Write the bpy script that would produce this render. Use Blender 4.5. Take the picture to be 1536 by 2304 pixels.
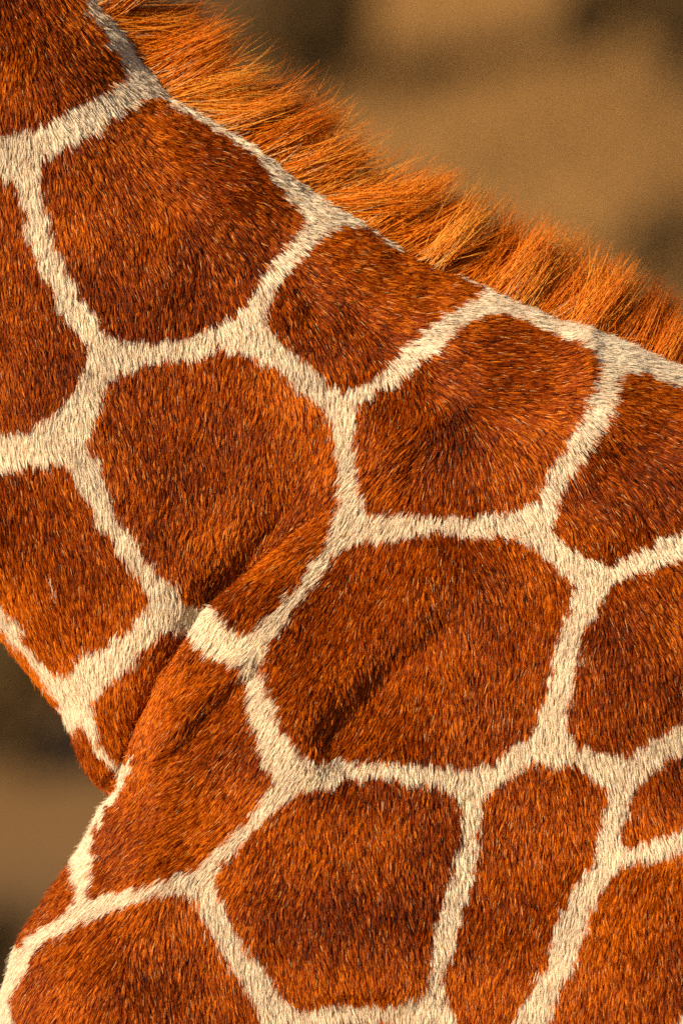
import bpy, math
import numpy as np

# ------------------------------------------------------------------ camera, sky, sun, exposure
PX = 0.45e-3            # metres on the flank per unit of the coat chart below
ZC = 2.6                # height of the chart's centre above the ground (neck base of a grown giraffe)
FLANK = -0.24           # depth of the near flank
DIST = 14.0             # camera to flank

scene = bpy.context.scene
for o in list(bpy.data.objects):
    bpy.data.objects.remove(o)
COL = scene.collection

cam_data = bpy.data.cameras.new("camera")
cam = bpy.data.objects.new("camera", cam_data)
COL.objects.link(cam)
cam.location = (0.0, FLANK - DIST, ZC)
cam.rotation_euler = (math.radians(90), 0, 0)
cam_data.sensor_fit = 'VERTICAL'
cam_data.sensor_height = 36.0
cam_data.lens = 36.0 * DIST / (2304 * PX)
cam_data.clip_start = 0.5
cam_data.clip_end = 6000
cam_data.dof.use_dof = True
cam_data.dof.focus_distance = DIST + 0.08
cam_data.dof.aperture_fstop = 5.0
scene.camera = cam

SUN_DIR = np.array([-0.72, -0.61, 0.33])          # towards the sun
SUN_DIR /= np.linalg.norm(SUN_DIR)
elev = math.asin(SUN_DIR[2])
azim = math.atan2(SUN_DIR[0], SUN_DIR[1])
world = bpy.data.worlds.new("World")
scene.world = world
world.use_nodes = True
wn = world.node_tree
bg = wn.nodes.get("Background") or wn.nodes.new("ShaderNodeBackground")
sky = wn.nodes.new("ShaderNodeTexSky")
sky.sky_type = 'NISHITA'
sky.sun_disc = False
sky.sun_elevation = elev
sky.sun_rotation = azim
sky.dust_density = 2.0
wn.links.new(sky.outputs[0], bg.inputs[0])
bg.inputs[1].default_value = 0.055

sun_data = bpy.data.lights.new("sun", 'SUN')
sun_data.energy = 5.0
sun_data.angle = math.radians(0.5)
sun_data.color = (1.0, 0.83, 0.60)
sun = bpy.data.objects.new("sun", sun_data)
COL.objects.link(sun)
from mathutils import Vector
sun.rotation_euler = Vector(SUN_DIR).to_track_quat('Z', 'Y').to_euler()
sun.location = (-6, -8, 8)

scene.view_settings.view_transform = 'Standard'
scene.view_settings.look = 'None'
scene.view_settings.gamma = 1.0
scene.view_settings.use_curve_mapping = False
scene.view_settings.exposure = 0.66
scene.render.engine = 'CYCLES'
scene.cycles.max_bounces = 8
scene.cycles_curves.shape = 'THICK'
scene.cycles_curves.subdivisions = 2
scene.cycles.use_denoising = False

rng = np.random.default_rng(7)


def to_world(px, py):
    return (np.asarray(px, float) - 768) * PX, ZC - (np.asarray(py, float) - 1152) * PX


def to_chart(x, z):
    return x / PX + 768, (ZC - z) / PX + 1152


def smooth(e0, e1, x):
    t = np.clip((x - e0) / (e1 - e0), 0, 1)
    return t * t * (3 - 2 * t)


# value noise, smooth, any dimension 2
def noise2(x, y, seed=0):
    xi, yi = np.floor(x).astype(np.int64), np.floor(y).astype(np.int64)
    fx, fy = x - xi, y - yi
    fx, fy = fx * fx * (3 - 2 * fx), fy * fy * (3 - 2 * fy)

    def h(a, b):
        n = (a * 374761393 + b * 668265263 + seed * 982451653) & 0xFFFFFFFF
        n = ((n ^ (n >> 13)) * 1274126177) & 0xFFFFFFFF
        return ((n ^ (n >> 16)) & 0xFFFF) / 65535.0
    return (h(xi, yi) * (1 - fx) + h(xi + 1, yi) * fx) * (1 - fy) + (h(xi, yi + 1) * (1 - fx) + h(xi + 1, yi + 1) * fx) * fy


def fbm(x, y, seed=0, o=3):
    s, a, t = 0, 1.0, 0
    for k in range(o):
        s = s + a * noise2(x * 2 ** k, y * 2 ** k, seed + k)
        t += a
        a *= 0.5
    return s / t


def tag(o, label=None, cat=None, kind=None, group=None):
    if label: o["label"] = label
    if cat: o["category"] = cat
    if kind: o["kind"] = kind
    if group: o["group"] = group
    return o


def link_mesh(name, verts, faces, material, parent=None, colors=None, smooth_shade=True):
    me = bpy.data.meshes.new(name)
    verts = np.ascontiguousarray(verts, np.float32)
    faces = np.ascontiguousarray(faces, np.int32)
    k = faces.shape[1]
    me.vertices.add(len(verts))
    me.vertices.foreach_set("co", verts.ravel())
    me.loops.add(faces.size)
    me.loops.foreach_set("vertex_index", faces.ravel())
    me.polygons.add(len(faces))
    me.polygons.foreach_set("loop_start", np.arange(0, faces.size, k, dtype=np.int32))
    me.update(calc_edges=True)
    if smooth_shade:
        me.polygons.foreach_set("use_smooth", np.ones(len(faces), bool))
    if colors is not None:
        at = me.attributes.new("coat", 'FLOAT_COLOR', 'POINT')
        c4 = np.ones((len(verts), 4), np.float32)
        c4[:, :3] = colors
        at.data.foreach_set("color", c4.ravel())
    me.materials.append(material)
    o = bpy.data.objects.new(name, me)
    COL.objects.link(o)
    o.parent = parent
    return o


# ------------------------------------------------------------------ materials
def new_mat(name):
    m = bpy.data.materials.new(name)
    m.use_nodes = True
    m.node_tree.nodes.clear()
    out = m.node_tree.nodes.new("ShaderNodeOutputMaterial")
    return m, m.node_tree, out


def mat_fur():
    m, nt, out = new_mat("coat_hair")
    a = nt.nodes.new("ShaderNodeAttribute")
    a.attribute_name = "coat"
    p = nt.nodes.new("ShaderNodeBsdfPrincipled")
    p.inputs["Roughness"].default_value = 0.36
    p.inputs["Specular IOR Level"].default_value = 0.07
    nt.links.new(a.outputs["Color"], p.inputs["Base Color"])
    t = nt.nodes.new("ShaderNodeBsdfTranslucent")
    nt.links.new(a.outputs["Color"], t.inputs["Color"])
    mix = nt.nodes.new("ShaderNodeMixShader")
    mix.inputs[0].default_value = 0.22
    nt.links.new(p.outputs[0], mix.inputs[1])
    nt.links.new(t.outputs[0], mix.inputs[2])
    nt.links.new(mix.outputs[0], out.inputs[0])
    return m


def mat_hair():
    m, nt, out = new_mat("coat_hair_fibre")
    a = nt.nodes.new("ShaderNodeAttribute")
    a.attribute_name = "coat"
    h = nt.nodes.new("ShaderNodeBsdfHairPrincipled")
    h.parametrization = 'COLOR'
    h.inputs["Roughness"].default_value = 0.34
    h.inputs["Radial Roughness"].default_value = 0.55
    h.inputs["Coat"].default_value = 0.0
    h.inputs["Random Roughness"].default_value = 0.2
    nt.links.new(a.outputs["Color"], h.inputs["Color"])
    nt.links.new(h.outputs[0], out.inputs[0])
    return m


def mat_skin():
    m, nt, out = new_mat("giraffe_skin")
    a = nt.nodes.new("ShaderNodeAttribute")
    a.attribute_name = "coat"
    n = nt.nodes.new("ShaderNodeTexNoise")
    n.inputs["Scale"].default_value = 220
    mul = nt.nodes.new("ShaderNodeMix")
    mul.data_type = 'RGBA'
    mul.blend_type = 'MULTIPLY'
    mul.inputs[0].default_value = 0.5
    nt.links.new(a.outputs["Color"], mul.inputs[6])
    nt.links.new(n.outputs[0], mul.inputs[7])
    p = nt.nodes.new("ShaderNodeBsdfPrincipled")
    p.inputs["Roughness"].default_value = 0.8
    nt.links.new(mul.outputs[2], p.inputs["Base Color"])
    nt.links.new(p.outputs[0], out.inputs[0])
    return m


def mat_simple(name, c1, c2, scale, rough=0.9, spec=0.2):
    m, nt, out = new_mat(name)
    tc = nt.nodes.new("ShaderNodeTexCoord")
    n = nt.nodes.new("ShaderNodeTexNoise")
    n.inputs["Scale"].default_value = scale
    n.inputs["Detail"].default_value = 6
    r = nt.nodes.new("ShaderNodeValToRGB")
    r.color_ramp.elements[0].position = 0.35
    r.color_ramp.elements[0].color = (*c1, 1)
    r.color_ramp.elements[1].position = 0.65
    r.color_ramp.elements[1].color = (*c2, 1)
    p = nt.nodes.new("ShaderNodeBsdfPrincipled")
    p.inputs["Roughness"].default_value = rough
    p.inputs["Specular IOR Level"].default_value = spec
    nt.links.new(tc.outputs["Object"], n.inputs["Vector"])
    nt.links.new(n.outputs[0], r.inputs[0])
    nt.links.new(r.outputs[0], p.inputs["Base Color"])
    nt.links.new(p.outputs[0], out.inputs[0])
    return m


M_FUR = mat_fur()
M_HAIR = mat_hair()
M_SKIN = mat_skin()
M_GROUND = mat_simple("dry_savanna_ground", (0.115, 0.061, 0.021), (0.20, 0.104, 0.034), 0.9)
M_GRASS = mat_simple("dry_grass_blades", (0.23, 0.121, 0.039), (0.34, 0.180, 0.058), 0.7)
M_LEAF = mat_simple("scrub_leaf", (0.064, 0.038, 0.014), (0.108, 0.062, 0.021), 3.0)
M_TWIG = mat_simple("scrub_twig", (0.06, 0.045, 0.03), (0.11, 0.08, 0.05), 8.0)


# ------------------------------------------------------------------ ground, rising to a dry bank behind the animal
def ground_z(x, y):
    rise = np.maximum(y - 20, 0)
    z = np.where(rise < 130, rise / 6.0, 130 / 6.0 + (rise - 130) * 0.02)
    z = z + (fbm(x * 0.12, y * 0.12, 31) - 0.5) * 1.1 * smooth(18, 34, y)
    return z + (fbm(x * 0.9 + 50, y * 0.9, 5) - 0.5) * 0.10


def axis(fine_lo, fine_hi, step, far):
    a = list(np.arange(fine_lo, fine_hi + step, step))
    s = step
    while a[-1] < far:
        s *= 1.25
        a.append(a[-1] + s)
    s = step
    while a[0] > -far:
        s *= 1.25
        a.insert(0, a[0] - s)
    return np.array(a)


gx, gy = axis(-12, 12, 0.4, 2500), axis(-20, 70, 0.4, 2500)
GX, GY = np.meshgrid(gx, gy)
gv = np.stack([GX, GY, ground_z(GX, GY)], -1).reshape(-1, 3)
nx, ny = len(gx), len(gy)
ii = (np.arange(ny - 1)[:, None] * nx + np.arange(nx - 1)[None, :]).ravel()
gf = np.stack([ii, ii + 1, ii + nx + 1, ii + nx], -1)
tag(link_mesh("ground", gv, gf, M_GROUND), kind="structure")

# ------------------------------------------------------------------ dry grass on the bank (one mass)
nb = 60000
bx, by = rng.uniform(-7, 7, nb), rng.uniform(22, 62, nb)
keep = fbm(bx * 0.9, by * 0.16, 77) + rng.uniform(-0.12, 0.12, nb) > 0.55
bx, by = bx[keep], by[keep]
bx, by = np.r_[bx, rng.normal(0.66, 0.42, 16000)], np.r_[by, rng.normal(46.1, 2.6, 16000)]      # a dense pale stand of grass
nb = len(bx)
bz = ground_z(bx, by) - 0.02
hgt = rng.uniform(0.18, 0.45, nb)
ang, lean = rng.uniform(0, 2 * np.pi, nb), rng.uniform(0.05, 0.5, nb)
wd = rng.uniform(0.006, 0.014, nb)
side = np.stack([np.cos(ang), np.sin(ang), 0 * ang], -1)
tip = np.stack([-np.sin(ang) * lean * hgt, np.cos(ang) * lean * hgt, hgt], -1)
base = np.stack([bx, by, bz], -1)
bv = np.concatenate([base - side * wd[:, None], base + side * wd[:, None],
                     base + tip * 0.6 + side * wd[:, None] * 0.7, base + tip], 0)
k = np.arange(nb)
bf = np.concatenate([np.stack([k, k + nb, k + 2 * nb], -1), np.stack([k, k + 2 * nb, k + 3 * nb], -1)], 0)
tag(link_mesh("dry_grass", bv, bf, M_GRASS, smooth_shade=False), kind="stuff",
    label="blurred tan dry grass on the bank behind the giraffe")


# ------------------------------------------------------------------ scrub bushes on the bank
def bush(x, y, r, h, label, seed, n=2600):
    g = np.random.default_rng(seed)
    z0 = float(ground_z(np.array([x]), np.array([y]))[0]) - 0.03
    root = bpy.data.objects.new("scrub_bush", None)
    COL.objects.link(root)
    root.location = (x, y, z0)
    tag(root, label, "bush", group="dark bushes on the dry bank")
    lobes = np.stack([g.normal(0, r * 0.45, 9), g.normal(0, r * 0.45, 9), g.uniform(0.35, 0.85, 9) * h], -1)
    lr = g.uniform(0.35, 0.6, 9) * min(r, h)
    which = g.integers(0, 9, n)
    d = g.normal(size=(n, 3))
    d /= np.linalg.norm(d, axis=1, keepdims=True)
    p = lobes[which] + d * (lr[which] * g.uniform(0.3, 1.0, n) ** 0.5)[:, None]
    p[:, 2] = np.abs(p[:, 2])
    a, b = g.normal(size=(n, 3)), g.normal(size=(n, 3))
    a /= np.linalg.norm(a, axis=1, keepdims=True)
    b -= a * (a * b).sum(1, keepdims=True)
    b /= np.linalg.norm(b, axis=1, keepdims=True)
    L, W = g.uniform(0.03, 0.06, (n, 1)), g.uniform(0.012, 0.022, (n, 1))
    v = np.concatenate([p - a * L, p + b * W, p + a * L, p - b * W], 0)
    i = np.arange(n)
    link_mesh("foliage", v, np.stack([i, i + n, i + 2 * n, i + 3 * n], -1), M_LEAF, root, smooth_shade=False)
    tv, tf = [], []
    for c in lobes:
        e = c * 0.95
        m = c * np.array([0.35, 0.35, 0.5])
        o = len(tv)
        for q, rad in ((np.zeros(3), 0.022), (m, 0.014), (e, 0.004)):
            for s in range(5):
                t = s / 5 * 2 * math.pi
                tv.append(q + np.array([math.cos(t) * rad, math.sin(t) * rad, 0]))
        for ring in range(2):
            for s in range(5):
                tf.append((o + ring * 5 + s, o + ring * 5 + (s + 1) % 5, o + ring * 5 + 5 + (s + 1) % 5, o + ring * 5 + 5 + s))
    link_mesh("stem", np.array(tv), np.array(tf), M_TWIG, root)


bush(-0.20, 46.5, 0.46, 1.1, "dark blurred bush beyond the top of the mane, highest in view", 1)
bush(1.17, 41.5, 0.24, 0.5, "small dark blurred bush beyond the mane near the withers", 2, 450)
bush(1.58, 46.0, 0.45, 1.1, "dark blurred bush high beyond the withers at the picture's edge", 3, 3800)
bush(-1.12, 30.9, 0.36, 0.56, "dark blurred bush beyond the throat of the giraffe", 4, 2200)
bush(-1.12, 26.3, 0.24, 0.42, "low dark blurred bush beyond the chest of the giraffe", 5, 1500)

# ------------------------------------------------------------------ the giraffe: outline of neck and trunk on the coat chart
MANE_ROOT = np.array([(-300, -960), (-130, -640), (60, -270), (150, -130), (235, 0), (315, 125), (380, 205), (450, 262), (570, 348), (690, 436),
                      (800, 500), (900, 568), (1000, 615), (1090, 660), (1200, 720), (1300, 765), (1430, 805), (1536, 850),
                      (1750, 930), (1950, 990)], float)


def offset(poly, d):
    t = np.gradient(poly, axis=0)
    t /= np.linalg.norm(t, axis=1, keepdims=True)
    return poly + np.stack([t[:, 1], -t[:, 0]], -1) * d


# the crest lies on the animal's mid plane, a little deeper than the flank
MANE_ROOT = np.array([768, 1152]) + (MANE_ROOT - np.array([768, 1152])) * 1.012
MANE_ROOT = offset(MANE_ROOT, np.interp(MANE_ROOT[:, 0], [-300, 235, 330, 400, 570, 700, 800, 920, 1050, 1150, 1300, 1430, 1950], [-15, -15, -15, -6, 8, 1, -1, -12, -12, -7, -16, -29, -30])[:, None])
RIDGE = 34.0                                                        # the bare ridge under the mane stands this far above its near edge
crest = offset(MANE_ROOT, RIDGE)
THROAT = [(225, 1776), (200, 1752), (180, 1718), (168, 1690), (150, 1642), (130, 1604),
          (100, 1570), (75, 1534), (40, 1494), (0, 1442), (-130, 1260), (-300, 960), (-500, 500), (-750, -100), (-980, -800),
          (-1150, -1450), (-1270, -1950), (-1200, -2300), (-1020, -2420)]
NECK = np.concatenate([np.array([(-850, -2350), (-640, -1750), (-450, -1300)], float), crest, np.array([
    (1900, 1300), (1500, 1650), (900, 1880), (500, 1950), (330, 1890), (246, 1806)] + THROAT, float)])
CREASE = [(243, 1800), (262, 1747), (283, 1690), (305, 1630), (350, 1555), (405, 1455), (455, 1375), (540, 1300), (620, 1235), (700, 1165), (770, 1100)]
fold_edge = offset(np.array(CREASE[::-1], float), np.array([195, 170, 143, 125, 129, 113, 93, 40, 18, 9, 0])[:, None] * -1.0)
TRUNK = np.concatenate([np.array([(700, 800), (1000, 690), (1250, 765)], float), crest[15:], np.array([
    (2200, 1060), (2900, 1270), (3700, 1560), (4400, 1850), (4800, 2150), (4960, 2600), (4800, 3050), (4300, 3350), (3400, 3500),
    (2400, 3520), (1400, 3440), (700, 3330), (250, 3080), (60, 2800), (-15, 2500), (-8, 2310),
    (0, 2253), (15, 2203), (30, 2153), (50, 2113), (70, 2083), (90, 2053), (120, 2008), (145, 1973), (165, 1943), (185, 1913),
    (205, 1873), (225, 1828)], float), fold_edge[::-1]])


def seg_dist(px, py, poly, closed=True):
    px, py = px.ravel().astype(np.float64), py.ravel().astype(np.float64)
    best = np.full(px.shape, 1e18)
    inside = np.zeros(px.shape, bool)
    n = len(poly)
    for i in range(n if closed else n - 1):
        (x0, y0), (x1, y1) = poly[i], poly[(i + 1) % n]
        dx, dy = x1 - x0, y1 - y0
        t = np.clip(((px - x0) * dx + (py - y0) * dy) / (dx * dx + dy * dy + 1e-12), 0, 1)
        best = np.minimum(best, (px - x0 - t * dx) ** 2 + (py - y0 - t * dy) ** 2)
        if closed:
            c = (y0 > py) != (y1 > py)
            inside ^= c & (px < (x1 - x0) * (py - y0) / (dy if dy else 1e-9) + x0)
    return np.sqrt(best), inside


def idw(px, py, pts, vals, power=2.5, soft=120.0):
    num, den = 0.0, 0.0
    vals = np.asarray(vals, float)
    for (qx, qy), v in zip(pts, vals):
        w = 1.0 / ((px - qx) ** 2 + (py - qy) ** 2 + soft ** 2) ** (power / 2)
        num = num + w[..., None] * v if vals.ndim > 1 else num + w * v
        den = den + w
    return num / (den[..., None] if vals.ndim > 1 else den)


NECK_THICK = [(0, 200, .155), (-900, -1900, .085), (-400, -500, .12), (200, 800, .175), (400, 1200, .190), (300, 1600, .185), (100, -50, .130), (400, 240, .140), (720, 450, .148), (1000, 640, .155),
              (700, 900, .195), (900, 900, .198), (1200, 1000, .190), (1500, 950, .15), (900, 1300, .165), (700, 1600, .12), (1300, 1500, .10)]
TRUNK_THICK = [(300, 1700, .215), (420, 1500, .197), (600, 1350, .204), (760, 1200, .202), (900, 1050, .200), (1100, 900, .203), (1400, 1000, .222),
               (700, 1700, .268), (700, 2000, .28), (250, 2150, .25), (1000, 1400, .255), (1400, 1500, .285), (1500, 2300, .32), (3000, 2200, .42), (4500, 2600, .34)]
NECK_ROUND = [(700, 450, .15), (100, 0, .15), (400, 230, .15), (1100, 660, .14), (50, 1300, .20), (-900, -1800, .10), (200, 1700, .14), (400, 1000, .16), (1400, 800, .10)]
TRUNK_ROUND = [(300, 1700, .065), (350, 1550, .08), (430, 1420, .09), (540, 1300, .09), (700, 1165, .10), (770, 1080, .11), (1000, 820, .16), (1450, 820, .10), (100, 2100, .11), (1000, 1500, .12), (3000, 1300, .35),
               (3000, 3400, .35), (4900, 2600, .35)]
BLEND = [(280, 1700, .004), (450, 1400, .005), (620, 1230, .007), (770, 1090, .03), (900, 950, .07), (1200, 800, .09), (900, 1700, .02)]

H = 0.010
xs = np.arange(-1.42, 2.12, H)
zs = np.arange(-0.06, 4.55, H)
ys = np.arange(-0.50, 0.501, H)
HF = 0.005
xf, zf = np.arange(xs[0], xs[-1] + HF, HF), np.arange(zs[0], zs[-1] + HF, HF)
CX, CY = to_chart(*np.meshgrid(xf, zf, indexing='ij'))


def blur(a, n):
    for _ in range(n):
        a = (np.roll(a, 1, 0) + np.roll(a, -1, 0) + 2 * a) / 4
        a = (np.roll(a, 1, 1) + np.roll(a, -1, 1) + 2 * a) / 4
    return a


def depth(poly):
    d_, in_ = seg_dist(CX, CY, poly)
    D = (np.where(in_, d_, -d_) * PX).reshape(CX.shape)
    wb = smooth(0.05, 0.12, D)
    D4 = D[::4, ::4]
    B = np.repeat(np.repeat(blur(D4, 8), 4, 0), 4, 1)[:D.shape[0], :D.shape[1]]
    B = blur(B, 6)
    return D * (1 - wb) + B * wb


def field(tab, power, soft):
    t = np.array(tab, float)
    f = idw(CX[::4, ::4], CY[::4, ::4], t[:, :2], t[:, 2], power, soft)
    f = np.repeat(np.repeat(f, 4, 0), 4, 1)[:CX.shape[0], :CX.shape[1]]
    return blur(f, 6)


FIELDS = [np.asarray(f, np.float32) for f in (
    depth(NECK), field(NECK_THICK, 3, 110), field(NECK_ROUND, 3, 90), depth(TRUNK), field(TRUNK_THICK, 3, 90), field(TRUNK_ROUND, 3, 60), field(BLEND, 3.5, 50))]


def implicit(f, y):
    DN, AN, RN, DT, AT, RT, K = f
    n = ((y / AN) ** 2 + (np.maximum(RN - DN, 0) / RN) ** 2 - 1) * (AN * 0.5)
    t = ((y / AT) ** 2 + (np.maximum(RT - DT, 0) / RT) ** 2 - 1) * (AT * 0.5)
    h = np.clip(0.5 + 0.5 * (n - t) / K, 0, 1)
    return n * (1 - h) + t * h - K * h * (1 - h)


def sample_fields(x, z):
    fx, fz = np.clip((x - xf[0]) / HF, 0, len(xf) - 1.01), np.clip((z - zf[0]) / HF, 0, len(zf) - 1.01)
    i, j = fx.astype(int), fz.astype(int)
    a, b = fx - i, fz - j
    return [(g[i, j] * (1 - a) + g[i + 1, j] * a) * (1 - b) + (g[i, j + 1] * (1 - a) + g[i + 1, j + 1] * a) * b for g in FIELDS]


Y = ys[None, :, None].astype(np.float32)


def body_field():
    f2 = [f[::2, ::2][:len(xs), :len(zs)][:, None, :] for f in FIELDS]
    return implicit(f2, Y).astype(np.float32)


def capsule(F, a, b, ra, rb, k=0.05):
    a, b = np.array(a, float), np.array(b, float)
    lo, hi = np.minimum(a, b) - max(ra, rb) - 0.12, np.maximum(a, b) + max(ra, rb) + 0.12
    sl = [slice(max(0, int((l - g[0]) / H)), max(0, int((h - g[0]) / H) + 1)) for l, h, g in zip(lo, hi, (xs, ys, zs))]
    X_, Y_, Z_ = np.meshgrid(xs[sl[0]], ys[sl[1]], zs[sl[2]], indexing='ij')
    ba = b - a
    t = np.clip(((X_ - a[0]) * ba[0] + (Y_ - a[1]) * ba[1] + (Z_ - a[2]) * ba[2]) / (ba @ ba), 0, 1)
    s = np.sqrt((X_ - a[0] - t * ba[0]) ** 2 + (Y_ - a[1] - t * ba[1]) ** 2 + (Z_ - a[2] - t * ba[2]) ** 2) - (ra + (rb - ra) * t)
    f = F[sl[0], sl[1], sl[2]]
    h = np.clip(0.5 + 0.5 * (f - s) / k, 0, 1)
    F[sl[0], sl[1], sl[2]] = (f * (1 - h) + s * h - k * h * (1 - h)).astype(np.float32)


F = body_field()


def w3(px, py, y):
    x, z = to_world(px, py)
    return (float(x), y, float(z))


for sgn in (-1, 1):                                                # legs, ears, horns
    lx, rx = float(to_world(900, 0)[0]), float(to_world(4450, 0)[0])
    capsule(F, (lx - .05, .17 * sgn, 1.95), (lx, .17 * sgn, 1.0), .15, .062)
    capsule(F, (lx, .17 * sgn, 1.0), (lx + .02, .17 * sgn, .16), .066, .045)
    capsule(F, (lx + .02, .17 * sgn, .16), (lx - .02, .17 * sgn, .04), .05, .07, .03)
    capsule(F, (rx, .19 * sgn, 1.75), (rx + .12, .18 * sgn, .95), .19, .06)
    capsule(F, (rx + .12, .18 * sgn, .95), (rx + .05, .18 * sgn, .16), .062, .045)
    capsule(F, (rx + .05, .18 * sgn, .16), (rx + .01, .18 * sgn, .04), .05, .07, .03)
    capsule(F, w3(-930, -2330, .08 * sgn), w3(-740, -2420, .22 * sgn), .035, .02, .03)
    capsule(F, w3(-1010, -2380, .05 * sgn), w3(-960, -2660, .06 * sgn), .028, .024, .03)
capsule(F, w3(-1060, -2240, 0), w3(-1800, -1700, 0), .125, .075, .06)
capsule(F, w3(4900, 2350, 0), w3(5010, 3300, 0), .035, .02, .03)

import openvdb
grid = openvdb.FloatGrid(1.0)
grid.copyFromArray(np.ascontiguousarray(F, dtype=np.float32))
pts, quads = grid.convertToQuads(isovalue=0.0)
V = pts.astype(np.float64) * H + np.array([xs[0], ys[0], zs[0]])
Q = quads.astype(np.int64)
del F, grid

# ---- finer mesh on the near side of neck and shoulder (quads split twice with shared edge points)
def split_quads(V, Q, sel_fn):
    c = V[Q].mean(1)
    sel = sel_fn(c)
    touched = np.zeros(len(V), bool)
    edges = np.stack([Q, np.roll(Q, -1, 1)], -1)                 # n,4,2
    es = np.sort(edges[sel].reshape(-1, 2), 1)
    key = es[:, 0] * (len(V) + 1) + es[:, 1]
    uk, inv = np.unique(key, return_inverse=True)
    ea, eb = uk // (len(V) + 1), uk % (len(V) + 1)
    mid = (V[ea] + V[eb]) / 2
    m_id = (inv + len(V)).reshape(-1, 4)
    cen = V[Q[sel]].mean(1)
    c_id = np.arange(len(cen)) + len(V) + len(mid)
    q = Q[sel]
    newq = np.concatenate([np.stack([q[:, i], m_id[:, i], c_id, m_id[:, i - 1]], -1) for i in range(4)], 0)
    return np.concatenate([V, mid, cen], 0), np.concatenate([Q[~sel], newq], 0)


def near_zone(c):
    cx, cy = to_chart(c[:, 0], c[:, 2])
    return (c[:, 1] < 0.05) & (cx > -420) & (cx < 1960) & (cy > -450) & (cy < 2760)


V, Q = split_quads(V, Q, near_zone)
V, Q = split_quads(V, Q, near_zone)


def vert_normals(V, Q):
    n = np.cross(V[Q[:, 2]] - V[Q[:, 0]], V[Q[:, 3]] - V[Q[:, 1]])
    N = np.zeros_like(V)
    for i in range(4):
        for ax in range(3):
            N[:, ax] += np.bincount(Q[:, i], n[:, ax], minlength=len(V))
    return N / np.maximum(np.linalg.norm(N, axis=1, keepdims=True), 1e-12)


N = vert_normals(V, Q)
if (N * np.array([0, 1, 0]) * np.sign(V[:, 1:2])).sum() < 0:
    Q = Q[:, ::-1]
    N = -N

# relax the grid steps a little
def relax(V, Q, it):
    e = np.concatenate([np.stack([Q[:, i], Q[:, (i + 1) % 4]], -1) for i in range(4)], 0)
    e = np.concatenate([e, e[:, ::-1]], 0)
    cnt = np.bincount(e[:, 0], minlength=len(V)).astype(float)
    for j in range(it):
        S = np.stack([np.bincount(e[:, 0], V[e[:, 1], ax], minlength=len(V)) for ax in range(3)], -1) / cnt[:, None]
        V = V + (S - V) * (0.55 if j % 2 == 0 else -0.57)
    return V


V = relax(V, Q, 4)


def settle(V, it=4):
    """move the near-side points exactly onto the modelled surface"""
    cx, cy = to_chart(V[:, 0], V[:, 2])
    m = (V[:, 1] < 0.06) & (cx > -460) & (cx < 2000) & (cy > -500) & (cy < 2800)
    P = V[m]
    e = 0.002
    for _ in range(it):
        f0 = implicit(sample_fields(P[:, 0], P[:, 2]), P[:, 1])
        g = np.stack([implicit(sample_fields(P[:, 0] + e, P[:, 2]), P[:, 1]) - f0,
                      implicit(sample_fields(P[:, 0], P[:, 2]), P[:, 1] + e) - f0,
                      implicit(sample_fields(P[:, 0], P[:, 2] + e), P[:, 1]) - f0], -1) / e
        d = f0[:, None] * g / np.maximum((g * g).sum(1, keepdims=True), 0.05)
        l = np.linalg.norm(d, axis=1, keepdims=True)
        P = P - d * np.minimum(1, 0.006 / np.maximum(l, 1e-9))
    V = V.copy()
    V[m] = P
    return V


V = settle(V)
V = relax(V, Q, 4)
V = settle(V, 2)
N = vert_normals(V, Q)


# ---- folds of the skin, as profiles across lines on the chart
def line_coords(px, py, line):
    """signed distance to the line (positive on its lower right side) and the position along it, 0 to 1"""
    line = np.array(line, float)
    L = np.r_[0, np.cumsum(np.linalg.norm(np.diff(line, axis=0), axis=1))]
    best = np.full(px.shape, 1e18)
    sd, al = np.zeros(px.shape), np.zeros(px.shape)
    for i in range(len(line) - 1):
        a, b = line[i], line[i + 1]
        dx, dy = b - a
        l2 = dx * dx + dy * dy
        t = np.clip(((px - a[0]) * dx + (py - a[1]) * dy) / l2, 0, 1)
        d2 = (px - a[0] - t * dx) ** 2 + (py - a[1] - t * dy) ** 2
        m = d2 < best
        best = np.where(m, d2, best)
        s = np.sign(dx * (py - a[1]) - dy * (px - a[0]))
        sd = np.where(m, s * np.sqrt(d2), sd)
        al = np.where(m, (L[i] + t * math.sqrt(l2)) / L[-1], al)
    return sd, al


def gauss(t, s):
    return np.exp(-(t / s) ** 2)


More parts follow.
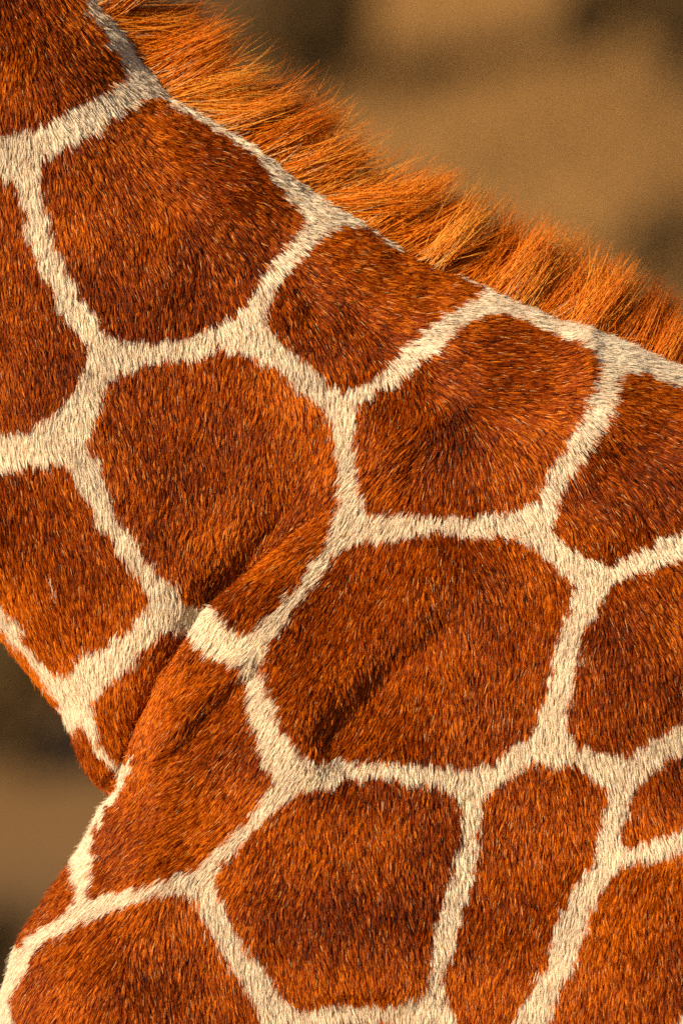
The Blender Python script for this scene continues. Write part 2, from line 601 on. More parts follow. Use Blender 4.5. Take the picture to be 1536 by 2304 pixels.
def relief(px, py):
    r = np.zeros(px.shape)
    t, u = line_coords(px, py, CREASE)
    w = np.interp(u, [0, .05, .3, .45, .6, .8, 1], [.3, .5, .72, .65, .9, .75, 0])
    r += w * (np.where(t < 0, -0.024 * np.exp(t / 24), -0.024 * np.exp(-t / 6)) - 0.008 * gauss(np.minimum(t, 0), 75) * (t < 0) - 0.012 * gauss(t, 8) * (t >= 0))
    t, u = line_coords(px, py, [(590, 1455), (545, 1500), (490, 1550), (430, 1605), (380, 1670), (330, 1740), (290, 1800)])
    w = smooth(0, .15, u) * smooth(1, .75, u)
    r += w * (0.012 * gauss(t - 6, 25) - 0.0035 * gauss(t + 40, 26) - 0.003 * gauss(t - 95, 55))
    t, u = line_coords(px, py, [(1090, 1340), (1020, 1400), (960, 1460), (900, 1515), (860, 1555), (780, 1635), (690, 1720)])
    w = smooth(0, .25, u) * smooth(1, .85, u) * np.interp(u, [0, .35, .6, 1], [.65, .8, 1, 1])
    r += w * (-0.0225 * np.where(t < 0, gauss(t, 88), gauss(t, 58)) + 0.006 * gauss(t - 85, 60))
    t, u = line_coords(px, py, [(1300, 870), (1130, 888), (1010, 920), (930, 990), (850, 1045), (800, 1120)])
    w = smooth(0, .3, u) * smooth(1, .8, u)
    r += w * (0.0050 * gauss(t - 8, 42))
    t, u = line_coords(px, py, [(1010, 2225), (900, 2242), (780, 2240), (640, 2262)])
    r += smooth(0, .3, u) * smooth(1, .7, u) * 0.010 * smooth(-30, 40, t) * smooth(260, 60, t)
    r += (fbm(px / 330 + 3, py / 330 + 9, 11) - 0.5) * 0.020
    r += (fbm(px / 95 + 3, py / 95 + 9, 12, 2) - 0.5) * 0.0035
    return r


vx, vy = to_chart(V[:, 0], V[:, 2])
zone = smooth(-420, -200, vx) * smooth(1960, 1740, vx) * smooth(-450, -250, vy) * smooth(2760, 2560, vy) * smooth(0.02, -0.04, V[:, 1])
facing = smooth(0.15, 0.7, -N[:, 1])
V[:, 1] -= relief(vx, vy) * zone * facing
N = vert_normals(V, Q)

# ------------------------------------------------------------------ coat pattern: outlines of the brown patches on the chart
PATCHES = [
    [(-260, -300), (120, -300), (150, -120), (168, 0), (200, 40), (215, 80), (240, 112), (265, 145), (228, 175), (172, 210), (115, 237), (90, 256), (55, 276), (0, 277), (-150, 290), (-300, 240)],
    [(310, 213), (352, 210), (372, 228), (382, 245), (440, 265), (465, 290), (530, 320), (570, 370), (600, 402), (625, 440), (668, 482), (645, 512), (630, 545), (590, 576), (570, 626), (550, 656), (525, 686), (480, 708), (430, 733), (350, 745), (280, 745), (243, 741), (230, 711), (205, 676), (170, 626), (150, 576), (135, 550), (115, 505), (100, 450), (88, 425), (88, 355), (118, 340), (145, 315), (215, 285), (240, 250), (280, 228)],
    [(-400, 390), (0, 385), (15, 390), (30, 398), (37, 420), (48, 480), (55, 520), (75, 576), (108, 626), (120, 671), (150, 726), (176, 751), (187, 781), (177, 821), (165, 851), (140, 876), (130, 908), (95, 921), (90, 934), (50, 950), (0, 955), (-400, 960)],
    [(-400, 1060), (0, 1058), (25, 1043), (50, 1038), (75, 1033), (105, 1040), (122, 1026), (145, 1038), (165, 1076), (190, 1116), (200, 1146), (220, 1172), (255, 1207), (275, 1257), (302, 1287), (322, 1307), (330, 1334), (310, 1354), (295, 1387), (250, 1412), (240, 1442), (205, 1452), (170, 1447), (155, 1490), (145, 1502), (125, 1507), (90, 1477), (60, 1442), (30, 1392), (10, 1360), (0, 1347), (-90, 1230), (-300, 1100)],
    [(-40, 1370), (0, 1424), (30, 1454), (65, 1499), (98, 1550), (118, 1580), (95, 1620), (-60, 1480)],
    [(165, 1622), (181, 1635), (193, 1655), (213, 1695), (240, 1718), (258, 1742), (248, 1770), (234, 1800), (150, 1830), (120, 1650)],
    [(385, 1402), (350, 1422), (325, 1452), (295, 1492), (250, 1532), (220, 1547), (210, 1567), (205, 1602), (215, 1642), (232, 1677), (252, 1697), (268, 1716), (283, 1700), (300, 1682), (309, 1694), (305, 1728), (295, 1748), (270, 1783), (250, 1828), (227, 1863), (216, 1898), (230, 1918), (231, 1940), (220, 1978), (210, 2013), (250, 1998), (320, 1983), (375, 1963), (430, 1948), (460, 1933), (475, 1913), (520, 1878), (540, 1848), (565, 1823), (590, 1793), (600, 1773), (625, 1756), (620, 1728), (600, 1707), (595, 1677), (575, 1627), (570, 1592), (565, 1552), (555, 1532), (545, 1497), (520, 1492), (500, 1477), (475, 1477), (452, 1456), (434, 1434), (408, 1424)],
    [(165, 1940), (173, 1978), (176, 2011), (165, 2036), (130, 2066), (90, 2091), (58, 2122), (0, 2110), (40, 2000), (130, 1920)],
    [(420, 1998), (435, 2013), (445, 2038), (460, 2068), (485, 2108), (500, 2143), (520, 2178), (545, 2203), (550, 2228), (575, 2258), (587, 2304), (605, 2400), (560, 2560), (250, 2640), (20, 2560), (20, 2400), (36, 2304), (30, 2253), (45, 2218), (65, 2188), (85, 2158), (115, 2123), (160, 2093), (215, 2068), (255, 2048), (310, 2028), (380, 2003)],
    [(750, 1758), (710, 1763), (680, 1773), (655, 1798), (630, 1818), (595, 1848), (560, 1883), (535, 1913), (505, 1943), (500, 1978), (510, 2013), (525, 2053), (550, 2088), (565, 2123), (590, 2153), (615, 2178), (632, 2213), (655, 2246), (675, 2258), (710, 2243), (768, 2238), (830, 2240), (883, 2241), (918, 2220), (953, 2213), (955, 2178), (963, 2123), (978, 2058), (988, 2023), (1013, 1948), (1028, 1898), (1033, 1853), (1033, 1788), (1008, 1768), (968, 1753), (918, 1746), (843, 1737), (798, 1743)],
    [(655, 2340), (720, 2300), (770, 2291), (880, 2287), (935, 2299), (955, 2340), (955, 2560), (700, 2640)],
    [(1083, 1775), (1113, 1766), (1138, 1753), (1160, 1722), (1208, 1702), (1248, 1707), (1298, 1712), (1333, 1743), (1362, 1753), (1353, 1793), (1343, 1838), (1333, 1893), (1328, 1928), (1298, 1963), (1278, 2008), (1258, 2043), (1243, 2088), (1228, 2143), (1208, 2178), (1198, 2208), (1168, 2233), (1158, 2278), (1155, 2304), (1145, 2520), (1070, 2540), (1050, 2330), (1030, 2263), (1008, 2238), (1003, 2215), (1013, 2163), (1028, 2108), (1038, 2058), (1048, 2018), (1063, 1968), (1073, 1928), (1083, 1873), (1083, 1818)],
    [(1458, 1727), (1488, 1692), (1536, 1672), (1900, 1600), (1900, 1730), (1536, 1843), (1488, 1861), (1443, 1878), (1408, 1893), (1393, 1873), (1398, 1848), (1413, 1813), (1423, 1768), (1434, 1738)],
    [(1900, 1800), (1536, 1903), (1468, 1928), (1428, 1930), (1403, 1948), (1368, 1973), (1353, 2013), (1333, 2038), (1323, 2078), (1303, 2118), (1298, 2158), (1278, 2193), (1263, 2233), (1243, 2258), (1238, 2304), (1235, 2520), (1420, 2560), (1490, 2304), (1500, 2288), (1536, 2262), (1900, 2150)],
    [(798, 1217), (848, 1207), (898, 1202), (958, 1200), (978, 1184), (1018, 1194), (1053, 1199), (1093, 1202), (1138, 1199), (1178, 1207), (1198, 1232), (1228, 1252), (1248, 1267), (1273, 1290), (1290, 1309), (1273, 1334), (1268, 1367), (1255, 1402), (1253, 1427), (1243, 1457), (1241, 1492), (1228, 1532), (1213, 1577), (1208, 1612), (1193, 1632), (1158, 1647), (1133, 1672), (1103, 1692), (1078, 1707), (1038, 1712), (988, 1707), (933, 1700), (868, 1692), (818, 1697), (768, 1697), (715, 1705), (693, 1680), (670, 1652), (650, 1627), (635, 1587), (623, 1552), (608, 1517), (603, 1472), (615, 1442), (650, 1402), (675, 1372), (700, 1327), (720, 1312), (750, 1282), (768, 1247)],
    [(1900, 1160), (1536, 1252), (1493, 1262), (1458, 1277), (1418, 1287), (1373, 1307), (1353, 1332), (1343, 1372), (1323, 1392), (1318, 1432), (1313, 1472), (1298, 1512), (1288, 1552), (1273, 1577), (1278, 1602), (1283, 1637), (1308, 1657), (1343, 1672), (1368, 1679), (1408, 1672), (1453, 1647), (1493, 1622), (1536, 1602), (1900, 1480)],
    [(1383, 841), (1418, 841), (1458, 856), (1503, 871), (1536, 880), (1900, 1010), (1900, 1080), (1536, 1177), (1493, 1192), (1458, 1212), (1413, 1232), (1358, 1257), (1338, 1247), (1303, 1227), (1273, 1212), (1248, 1202), (1235, 1180), (1243, 1150), (1268, 1086), (1293, 1051), (1308, 1021), (1333, 976), (1353, 941), (1368, 901), (1378, 871)],
    [(1068, 711), (1108, 709), (1148, 714), (1183, 729), (1213, 744), (1238, 762), (1288, 781), (1310, 796), (1326, 821), (1320, 846), (1315, 876), (1300, 916), (1283, 946), (1263, 981), (1245, 1016), (1225, 1043), (1210, 1091), (1188, 1116), (1158, 1128), (1118, 1141), (1048, 1146), (983, 1139), (918, 1141), (843, 1141), (828, 1134), (831, 1101), (826, 1056), (812, 1016), (806, 976), (811, 926), (818, 896), (853, 876), (888, 861), (933, 821), (968, 791), (1003, 756), (1033, 731)],
    [(725, 520), (770, 506), (822, 508), (850, 540), (880, 553), (930, 573), (1000, 611), (1055, 638), (1067, 655), (1020, 680), (985, 695), (960, 720), (920, 750), (890, 780), (860, 800), (838, 835), (805, 852), (770, 860), (745, 852), (725, 827), (703, 800), (665, 775), (633, 750), (605, 722), (596, 700), (612, 670), (622, 640), (633, 620), (660, 590), (690, 550)],
    [(265, 821), (295, 821), (330, 806), (350, 801), (380, 796), (425, 798), (460, 791), (490, 781), (530, 776), (550, 776), (565, 791), (590, 806), (610, 821), (640, 836), (655, 861), (695, 886), (720, 901), (735, 926), (745, 966), (755, 1001), (765, 1051), (772, 1091), (767, 1130), (757, 1167), (740, 1207), (710, 1252), (680, 1292), (655, 1327), (630, 1347), (600, 1382), (568, 1412), (545, 1407), (525, 1392), (500, 1372), (492, 1364), (470, 1350), (440, 1343), (418, 1332), (395, 1297), (370, 1282), (345, 1247), (320, 1222), (300, 1177), (270, 1157), (265, 1146), (250, 1101), (235, 1061), (215, 1016), (200, 986), (210, 951), (213, 921), (230, 891), (243, 851)],
]
PATCH_LABELS = {}


def chaikin(p):
    p = np.array(p, float)
    q = np.roll(p, -1, 0)
    return np.stack([p * .75 + q * .25, p * .25 + q * .75], 1).reshape(-1, 2)


CX0, CY0, CX1, CY1 = -440, -480, 1980, 2790
chart = np.zeros((CY1 - CY0, CX1 - CX0), np.int16)               # 0 pale, k = patch k


def fill(poly, k):
    p = chaikin(poly)
    p = p - np.array([CX0, CY0])
    nxt = np.roll(p, -1, 0)
    for row in range(max(0, int(p[:, 1].min())), min(chart.shape[0], int(p[:, 1].max()) + 2)):
        yy = row + 0.5
        m = (p[:, 1] > yy) != (nxt[:, 1] > yy)
        xx = np.sort(p[m, 0] + (yy - p[m, 1]) / (nxt[m, 1] - p[m, 1]) * (nxt[m, 0] - p[m, 0]))
        for a, b in zip(xx[::2], xx[1::2]):
            chart[row, max(0, int(round(a))):max(0, int(round(b)))] = k


seeds = np.stack([rng.uniform(-2200, 5200, 420), rng.uniform(-2800, 3800, 420)], -1)
pick = [seeds[0]]
for s in seeds[1:]:
    if min(np.hypot(*(s - np.array(pick)).T)) > 400:
        pick.append(s)
SEEDS = np.array(pick)


def voronoi_patch(px, py):
    qx = px + (fbm(px / 150, py / 150, 41) - .5) * 90
    qy = py + (fbm(px / 150 + 70, py / 150, 43) - .5) * 90
    b1, b2 = np.full(px.shape, 1e9), np.full(px.shape, 1e9)
    for sx, sy in SEEDS:
        d = np.hypot(qx - sx, qy - sy)
        b2 = np.minimum(b2, np.maximum(d, b1))
        b1 = np.minimum(b1, d)
    return (b2 - b1) > 62


FAR = 100
gy_, gx_ = np.mgrid[CY0:CY1:4, CX0:CX1:4]
vor = voronoi_patch(gx_.astype(float), gy_.astype(float))
vor = np.repeat(np.repeat(vor, 4, 0), 4, 1)[:chart.shape[0], :chart.shape[1]]
yy_, xx_ = np.ogrid[CY0:CY1, CX0:CX1]
outer = (xx_ < -60) | (xx_ > 1600) | (yy_ < -60) | (yy_ > 2370)
chart[vor & outer] = FAR
for k, poly in enumerate(PATCHES, 1):
    fill(poly, k)


for _ in range(4):                                                  # coat hair frays the edges by about this much
    for ax_, sh_ in ((0, 1), (0, -1), (1, 1), (1, -1)):
        r_ = np.roll(chart, sh_, ax_)
        chart[(chart == 0) & (r_ > 0)] = r_[(chart == 0) & (r_ > 0)]


def patch_at(px, py):
    """which patch a point of the chart lies in (0: pale ground colour)"""
    ix, iy = np.round(px - CX0).astype(int), np.round(py - CY0).astype(int)
    ok = (ix >= 0) & (iy >= 0) & (ix < chart.shape[1]) & (iy < chart.shape[0])
    r = np.zeros(px.shape, np.int16)
    r[ok] = chart[iy[ok], ix[ok]]
    if (~ok).any():
        r[~ok] = np.where(voronoi_patch(px[~ok], py[~ok]), FAR, 0)
    return r


BROWN = np.array([0.36, 0.060, 0.003])
PALE = np.array([0.86, 0.725, 0.555])

vx, vy = to_chart(V[:, 0], V[:, 2])
pv = patch_at(vx, vy)
skin = np.where((pv > 0)[:, None], BROWN * 0.45, PALE * 0.55)
near_hoof = (V[:, 2] < 0.10)
skin[near_hoof] = (0.03, 0.025, 0.02)

giraffe = bpy.data.objects.new("giraffe", None)
COL.objects.link(giraffe)
giraffe.location = (0, 0, 0)
tag(giraffe, "reticulated giraffe with rust brown patches, cream lines and upright orange mane", "giraffe")
link_mesh("body", V, Q, M_SKIN, giraffe, skin)

# ------------------------------------------------------------------ the lie of the coat: hair directions (right, down) on the chart
FLOW = [(50, 100, 0, 1), (20, 300, 0, 1), (150, 80, .15, 1), (200, 170, .4, 1), (240, 120, .8, .8), (240, 60, .9, .4), (300, 150, 1, .45), (450, 260, 1, .2),
        (600, 370, 1, .3), (350, 235, .9, .65), (200, 250, .25, 1), (150, 500, .05, 1), (300, 350, .45, 1), (400, 300, 1, .5), (450, 400, .8, .75),
        (350, 520, .2, 1), (540, 390, 1, .5), (590, 520, .65, .85), (400, 650, .05, 1), (540, 600, .25, 1), (650, 550, .9, .45), (620, 600, .35, 1),
        (750, 540, 1, .1), (700, 620, .7, .7), (900, 620, 1, .15), (780, 720, .4, .9), (650, 720, .1, 1), (900, 700, .85, .5), (960, 680, 1, .2),
        (1000, 760, .8, .5), (1100, 720, 1, .1), (1100, 800, 1, .15), (930, 830, .4, 1), (1010, 850, .7, .6), (1100, 895, 1, .05), (850, 920, .1, 1),
        (850, 1000, -.15, 1), (920, 1000, -.85, .5), (870, 1050, -.75, .6), (1010, 970, -.1, 1), (1000, 1080, -.1, 1), (1100, 1000, .45, .9),
        (1150, 950, .8, .55), (1250, 900, 1, .25), (1150, 1080, .35, 1), (1350, 850, 1, .15), (1300, 700, 1, -.15), (1280, 800, 1, .05), (1450, 820, 1, -.1),
        (1320, 960, .6, .7), (1240, 1070, .4, .9), (1450, 950, .9, .5), (1400, 1050, .7, .7), (1480, 1150, .4, .8), (1330, 1270, .3, 1), (1450, 1230, .2, 1),
        (900, 1300, 0, 1), (1100, 1250, .3, 1), (700, 1450, -.2, 1), (850, 1550, -.15, 1), (1000, 1450, .1, 1), (1150, 1500, 0, 1), (750, 1650, -.45, .9),
        (650, 1400, -.35, 1), (1420, 1350, .5, .8), (1420, 1500, .1, 1), (1320, 1450, -.1, 1), (300, 900, .1, 1), (500, 850, -.1, 1), (650, 850, .1, 1),
        (450, 1050, -.05, 1), (700, 1000, -.1, 1), (600, 1130, -.05, 1), (715, 1120, -.45, .9), (540, 1240, -.2, 1), (610, 1310, -.8, .65), (680, 1210, -.8, .6),
        (400, 1320, 0, 1), (480, 1420, -.5, .85), (580, 1450, -.5, .8), (590, 1560, -.2, .95), (100, 1150, .25, 1), (200, 1300, .2, 1), (30, 1200, .1, 1),
        (100, 1400, .3, 1), (250, 1450, -.05, 1), (100, 1560, .35, 1), (200, 1650, .35, 1), (270, 1530, 0, 1), (400, 1530, -.5, .85), (500, 1600, -.6, .7),
        (400, 1750, -.85, .55), (300, 1800, -.85, .6), (300, 1900, -.85, .5), (500, 1800, -.5, .85), (430, 1900, -.7, .55), (230, 1850, -.55, .8), (185, 1970, -.3, .9),
        (80, 2100, -.7, .6), (300, 2010, -.6, .7), (180, 2150, -.4, .9), (350, 2200, 0, 1), (500, 2250, .2, 1), (440, 2060, .15, 1), (700, 1900, -.1, 1),
        (850, 2000, .1, 1), (590, 1980, -.3, 1), (700, 2150, .15, 1), (950, 1900, .1, 1), (640, 1740, -.5, .8), (900, 1720, 0, 1), (1200, 1850, 0, 1),
        (1150, 2100, -.1, 1), (1300, 2050, -.1, 1), (1430, 2100, 0, 1), (1400, 1800, .2, 1), (1000, 2150, 0, 1)]
FP = np.array([f[:2] for f in FLOW], float)
FD = np.array([f[2:] for f in FLOW], float)
FD /= np.linalg.norm(FD, axis=1, keepdims=True)
fgx, fgy = np.meshgrid(np.arange(-460, 2010, 20.0), np.arange(-500, 2820, 20.0), indexing='ij')
flow = idw(fgx, fgy, FP, FD, 4.0, 45.0)
flow /= np.linalg.norm(flow, axis=2, keepdims=True)


def flow_at(px, py):
    fx, fy = np.clip((px + 460) / 20, 0, flow.shape[0] - 1.01), np.clip((py + 500) / 20, 0, flow.shape[1] - 1.01)
    i, j = fx.astype(int), fy.astype(int)
    a, b = (fx - i)[:, None], (fy - j)[:, None]
    return (flow[i, j] * (1 - a) + flow[i + 1, j] * a) * (1 - b) + (flow[i, j + 1] * (1 - a) + flow[i + 1, j + 1] * a) * b


# ------------------------------------------------------------------ coat hair: small locks of a few hairs, rooted on the skin
PER = 5                                                            # hairs in a lock
T = np.concatenate([Q[:, [0, 1, 2]], Q[:, [0, 2, 3]]], 0)
tc = V[T].mean(1)
tx, ty = to_chart(tc[:, 0], tc[:, 2])
area = np.linalg.norm(np.cross(V[T[:, 1]] - V[T[:, 0]], V[T[:, 2]] - V[T[:, 0]]), axis=1) / 2
inframe = (tx > -45) & (tx < 1580) & (ty > -45) & (ty < 2350)
margin = (tx > -330) & (tx < 1870) & (ty > -370) & (ty < 2680)
near = tc[:, 1] < 0.045
dens = np.where(inframe & near, 1.0, np.where(margin & near, 0.35, 0.07)) * (tc[:, 2] > 0.12)      # thicker, sparser hair away from neck and shoulder
w = area * dens
NL = int(w.sum() * 345000)
ti = rng.choice(len(T), NL, p=w / w.sum())
lock_thick = np.where(dens[ti] < 0.1, 2.3, np.where(dens[ti] < 0.5, 1.3, 1.0))
u, v = rng.random(NL), rng.random(NL)
fl = u + v > 1
u[fl], v[fl] = 1 - u[fl], 1 - v[fl]


def bary(arr):
    return arr[T[ti, 0]] * (1 - u - v)[:, None] + arr[T[ti, 1]] * u[:, None] + arr[T[ti, 2]] * v[:, None]


P0, N0 = bary(V), bary(N)
N0 /= np.linalg.norm(N0, axis=1, keepdims=True)
lx, ly = to_chart(P0[:, 0], P0[:, 2])


def tangent_frame(n, fl2, jit):
    c, s = np.cos(jit), np.sin(jit)
    d = np.stack([fl2[:, 0] * c - fl2[:, 1] * s, np.zeros(len(jit)), -(fl2[:, 0] * s + fl2[:, 1] * c)], -1)
    t = d - n * (d * n).sum(1, keepdims=True)
    return t / np.maximum(np.linalg.norm(t, axis=1, keepdims=True), 1e-6)


lock_jit = rng.normal(0, 0.08, NL) + (fbm(lx / 34, ly / 34, 91, 2) - 0.5) * 0.75
lock_len = 0.0142 * rng.uniform(0.75, 1.25, NL) * np.sqrt(lock_thick)
ck, ca_ = line_coords(lx, ly, CREASE)
lock_len *= 1 - 0.55 * gauss(ck, 26) * (ca_ < 0.97)
lock_tilt = np.clip(rng.normal(0.37, 0.13, NL), 0.10, 0.9)
U = np.array([0, 1 / 3, 2 / 3, 1.0])


def strand(p, n, t, L, tilt):
    """points along hairs that leave the skin at a tilt and bend back to it"""
    uu = U[None, :, None]
    h = np.sin(tilt)[:, None, None] * (uu - 0.42 * uu ** 2)
    a = np.cos(tilt)[:, None, None] * uu
    return p[:, None, :] + L[:, None, None] * (t[:, None, :] * a + n[:, None, :] * h)


T0 = tangent_frame(N0, flow_at(lx, ly), lock_jit)
axis_curve = strand(P0, N0, T0, lock_len, lock_tilt)

R = lambda x: np.repeat(x, PER, 0)
nh = NL * PER
B0 = np.cross(N0, T0)
off = R(T0) * rng.normal(0, 0.0018, (nh, 1)) + R(B0) * rng.normal(0, 0.00055, (nh, 1)) * R(lock_thick)[:, None] ** 2
hp = R(P0) + off
hx, hy = to_chart(hp[:, 0], hp[:, 2])
ht = tangent_frame(R(N0), flow_at(hx, hy), R(lock_jit) + rng.normal(0, 0.07, nh))
hc = strand(hp - R(N0) * 0.0004, R(N0), ht, R(lock_len) * rng.uniform(0.65, 1.12, nh), R(lock_tilt) + rng.normal(0, 0.09, nh))
wconv = (U ** 1.4)[None, :, None] * np.clip(rng.normal(0.62, 0.18, (nh, 1, 1)), 0, 1)
hc = hc + (R(axis_curve) - hc) * wconv
stray = rng.random(nh) < 0.012
hc[stray] += (R(N0)[stray] * rng.uniform(0.001, 0.006, (stray.sum(), 1)))[:, None, :] * (U ** 1.5)[None, :, None]

wob = 7.0
hk = patch_at(R(lx) + (off @ np.array([1, 0, 0])) / PX * 0.6 + rng.normal(0, wob * .5, nh) + R((fbm(lx / 14, ly / 14, 61, 2) - .5) * 26),
              R(ly) - (off @ np.array([0, 0, 1])) / PX * 0.6 + R((fbm(lx / 14 + 40, ly / 14, 63, 2) - .5) * 26))
is_brown = hk > 0

# tone of the hair itself: lock to lock, hair to hair, and slow changes over the patch
patch_tone = np.zeros(200)
patch_tone[1:21] = [-.2, -.24, -.14, -.08, .05, .05, .0, 0, -.1, -.16, 0, -.06, -.14, -.02, -.1, -.14, -.3, -.14, -.22, .04]
tone = R(rng.normal(0, 0.36, NL)) + rng.normal(0, 0.36, nh) + R((fbm(lx / 170 + 9, ly / 170, 71) - 0.5) * 1.25) + patch_tone[hk]
tone = np.clip(tone, -1.6, 1.4)
DARK, MID, LIGHT = np.array([0.050, 0.0065, 0.0008]), np.array([0.365, 0.053, 0.0012]), np.array([0.90, 0.265, 0.012])
tb = np.clip(tone, -1, 1)[:, None]
brown = np.where(tb < 0, MID + (MID - DARK) * tb, MID + (LIGHT - MID) * tb)
tp = (R(rng.normal(0, .08, NL)) + rng.normal(0, 0.08, nh) - 0.02 + R(fbm(lx / 60, ly / 60, 88) - .5) * 0.36)[:, None]
pale = PALE * (1 + tp)
pale = pale * np.where(rng.random((nh, 1)) < 0.11, np.array([[0.74, 0.55, 0.34]]), 1.0)
hair_rgb = np.where(is_brown[:, None], brown, np.clip(pale, 0, 0.9))
flip = rng.random(nh)
hair_rgb[(flip < 0.014) & ~is_brown] = np.array([0.42, 0.20, 0.075])
hair_rgb[(flip < 0.004) & is_brown] = np.array([0.66, 0.45, 0.25])
glint_fleck = rng.random(nh) < 0.010
hair_rgb[glint_fleck & is_brown] = np.array([0.85, 0.50, 0.20])  # glints of sheen painted into the colour of scattered brown hairs
sd_, al_ = line_coords(hx, hy, [(97, 1278), (112, 1305), (124, 1334)])
scar = (np.abs(sd_) < 4.5) & (al_ > 0) & (al_ < 1) & (rng.random(nh) < 0.45)
hair_rgb[scar] = np.array([0.80, 0.56, 0.40])
for mx, my, mr_ in ((1018, 932, 4), (1030, 990, 4), (655, 640, 5), (1290, 1700, 4), (330, 1010, 4), (880, 1455, 5), (1180, 1330, 4)):
    spot = np.hypot(hx - mx, (hy - my) * 0.7) < mr_
    hair_rgb[spot] = np.array([0.012, 0.008, 0.006])
rad = np.stack([np.full(nh, 0.00021), np.full(nh, 0.00022), np.full(nh, 0.00016), np.full(nh, 0.00007)], -1)
rad *= rng.uniform(0.75, 1.3, (nh, 1)) * R(lock_thick)[:, None]


def link_hair(name, sel, parent):
    n = int(sel.sum())
    cu = bpy.data.hair_curves.new(name)
    cu.add_curves([4] * n)
    cu.attributes["position"].data.foreach_set("vector", np.ascontiguousarray(hc[sel], np.float32).ravel())
    ra = cu.attributes.get("radius") or cu.attributes.new("radius", 'FLOAT', 'POINT')
    ra.data.foreach_set("value", np.ascontiguousarray(rad[sel], np.float32).ravel())
    ca = cu.attributes.new("coat", 'FLOAT_COLOR', 'CURVE')
    c4 = np.ones((n, 4), np.float32)
    c4[:, :3] = hair_rgb[sel]
    ca.data.foreach_set("color", c4.ravel())
    cu.materials.append(M_FUR)
    o = bpy.data.objects.new(name, cu)
    COL.objects.link(o)
    o.parent = parent
    return o


link_hair("pale_coat", hk == 0, giraffe)
for k in list(range(1, len(PATCHES) + 1)) + [FAR]:
    if (hk == k).any():
        link_hair("coat_patch", hk == k, giraffe)

# ------------------------------------------------------------------ the mane: tufts of stiff hair along the crest
seg = np.linalg.norm(np.diff(MANE_ROOT, axis=0), axis=1)
S = np.r_[0, np.cumsum(seg)]


def root_at(s):
    return np.stack([np.interp(s, S, MANE_ROOT[:, 0]), np.interp(s, S, MANE_ROOT[:, 1])], -1)


MANE_X = [-400, 235, 450, 650, 800, 950, 1100, 1250, 1350, 1450, 1536, 1900]
MANE_ANG = [4, 7, 12, 16, 22, 30, 40, 52, 60, 66, 68, 70]            # degrees above the horizontal
MANE_LEN = [218, 218, 216, 212, 210, 208, 206, 212, 200, 172, 132, 115]
NS = 40000
tufts = []
s_ = 0.0
while s_ < S[-1]:
    tufts.append(s_)
    s_ += rng.uniform(14, 58)
tufts = np.array(tufts)
NT = len(tufts)
t_ang = rng.normal(0, 9.0, NT)
t_len = rng.uniform(0.76, 1.14, NT)
t_y = rng.uniform(-0.022, 0.022, NT)
t_tone = rng.normal(0, 0.35, NT)
t_conv = rng.uniform(0.25, 0.72, NT)
s = rng.uniform(0, S[-1], NS)
near = np.argmin(np.abs(s[:, None] + rng.normal(0, 15, (NS, 1)) - tufts[None, :]), 1)
rp = root_at(s)
outward = RIDGE * rng.uniform(-0.12, 1.0, NS) ** 1.0 - 34 * np.clip(fbm(s / 60, s * 0 + 3, 55) - 0.35, 0, 1) * rng.random(NS)
e_ = np.clip(1 - (RIDGE - outward) * PX / 0.15, 0, 1)
yy = -0.142 * np.sqrt(np.maximum(1 - e_ ** 2, 0)) + 0.003
yy = np.where(rng.random(NS) < 0.22, -yy, yy)
out_n = np.array([0.55, -0.83])
rp = rp + out_n[None, :] * outward[:, None]
nr = 7
uu = np.linspace(0, 1, nr)


def mane_curve(p, x, dang, lfac, bend):
    a = np.radians(np.interp(x, MANE_X, MANE_ANG) + dang)
    L = np.interp(x, MANE_X, MANE_LEN) * lfac
    ang = a[:, None] + np.radians(bend)[:, None] * (uu[None, :] - 0.4)
    step = L[:, None] / (nr - 1)
    dx, dy = np.cos(ang) * step, -np.sin(ang) * step
    cx = p[:, :1] + np.concatenate([np.zeros((len(p), 1)), np.cumsum(dx[:, 1:], 1)], 1)
    cy = p[:, 1:] + np.concatenate([np.zeros((len(p), 1)), np.cumsum(dy[:, 1:], 1)], 1)
    return cx, cy


tp_root = root_at(tufts) + np.array([0.55, -0.83]) * 14
t_bend = rng.normal(5, 7, NT)
tcx, tcy = mane_curve(tp_root, tp_root[:, 0], t_ang, t_len, t_bend)
fly = rng.random(NS) < 0.09
lf = t_len[near] * np.where(rng.random(NS) < 0.35, rng.uniform(0.25, 0.75, NS), rng.uniform(0.60, 1.08, NS))
lf = np.where(fly, rng.uniform(0.85, 1.22, NS), lf)
cx, cy = mane_curve(rp, rp[:, 0], t_ang[near] + rng.normal(0, 6.0, NS) + np.where(fly, rng.normal(4, 11, NS), 0), lf,
                    t_bend[near] + rng.normal(0, 8, NS) + np.where(fly, rng.normal(0, 22, NS), 0))
cw = (t_conv[near] * rng.uniform(0.3, 1.1, NS) * np.where(fly, 0.15, 1))[:, None] * uu[None, :] ** 1.3
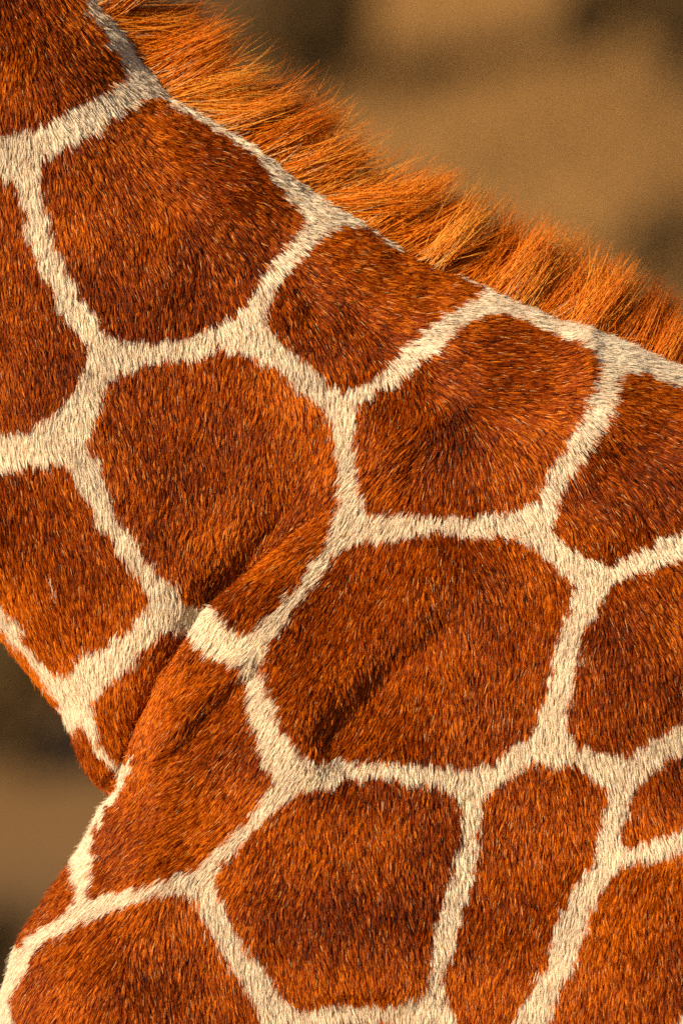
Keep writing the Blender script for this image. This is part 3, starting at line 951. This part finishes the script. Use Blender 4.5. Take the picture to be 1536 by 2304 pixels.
# gather across the tuft only, so that short hairs stay short
axd = np.stack([tcx[near, -1] - tcx[near, 0], tcy[near, -1] - tcy[near, 0]], -1)
axd /= np.linalg.norm(axd, axis=1, keepdims=True)
qx, qy = cx - tcx[near, :1], cy - tcy[near, :1]
al = qx * axd[:, :1] + qy * axd[:, 1:]
px_, py_ = tcx[near, :1] + al * axd[:, :1], tcy[near, :1] + al * axd[:, 1:]
cx, cy = cx + (px_ - cx) * cw, cy + (py_ - cy) * cw
cyw = yy[:, None] * (1 - 0.45 * uu[None, :]) - 0.022 * uu[None, :] + (t_y[near] * 0.9)[:, None] * uu[None, :] + rng.normal(0, .005, (NS, 1)) * uu[None, :]
wx, wz = to_world(cx, cy)
MC = np.stack([wx, cyw, wz], -1)                                     # strands, rings, xyz
tan = np.gradient(MC, axis=1)
tan /= np.linalg.norm(tan, axis=2, keepdims=True)
b1 = np.cross(tan, np.array([0, 1.0, 0]))
b1 /= np.linalg.norm(b1, axis=2, keepdims=True)
b2 = np.cross(tan, b1)
mr = (0.00031 * rng.uniform(0.7, 1.25, NS))[:, None] * np.array([1, 1.05, 1.05, .95, .8, .55, .15])[None, :]
mv = np.stack([MC + mr[..., None] * (b1 * math.cos(q) + b2 * math.sin(q)) for q in (0.5, 0.5 + 2 * math.pi / 3, 0.5 + 4 * math.pi / 3)], 2)
base_i = np.arange(NS)[:, None] * nr * 3
mf = []
for r_ in range(nr - 1):
    for q in range(3):
        q2 = (q + 1) % 3
        mf.append(np.stack([base_i[:, 0] + r_ * 3 + q, base_i[:, 0] + r_ * 3 + q2, base_i[:, 0] + (r_ + 1) * 3 + q2, base_i[:, 0] + (r_ + 1) * 3 + q], -1))
mf = np.concatenate(mf, 0)
mt = np.clip(t_tone[near] + rng.normal(0, 0.45, NS), -1, 1)[:, None]
MD, MM, ML = np.array([0.24, 0.040, 0.002]), np.array([0.86, 0.205, 0.006]), np.array([0.92, 0.43, 0.06])
mcol = np.where(mt < 0, MM + (MM - MD) * mt, MM + (ML - MM) * mt)
greyish = (lf < 0.6) & (rng.random(NS) < 0.22) & (yy < 0)
mcol[greyish] = np.array([0.72, 0.47, 0.24])
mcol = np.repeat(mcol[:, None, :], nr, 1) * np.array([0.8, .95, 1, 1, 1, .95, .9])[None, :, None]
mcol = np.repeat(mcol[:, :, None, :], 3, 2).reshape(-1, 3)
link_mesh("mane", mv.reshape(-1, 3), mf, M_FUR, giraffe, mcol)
print("HAIRS", nh, "LOCKS", NL, "MANE", NS, "BODY", len(V), len(Q))
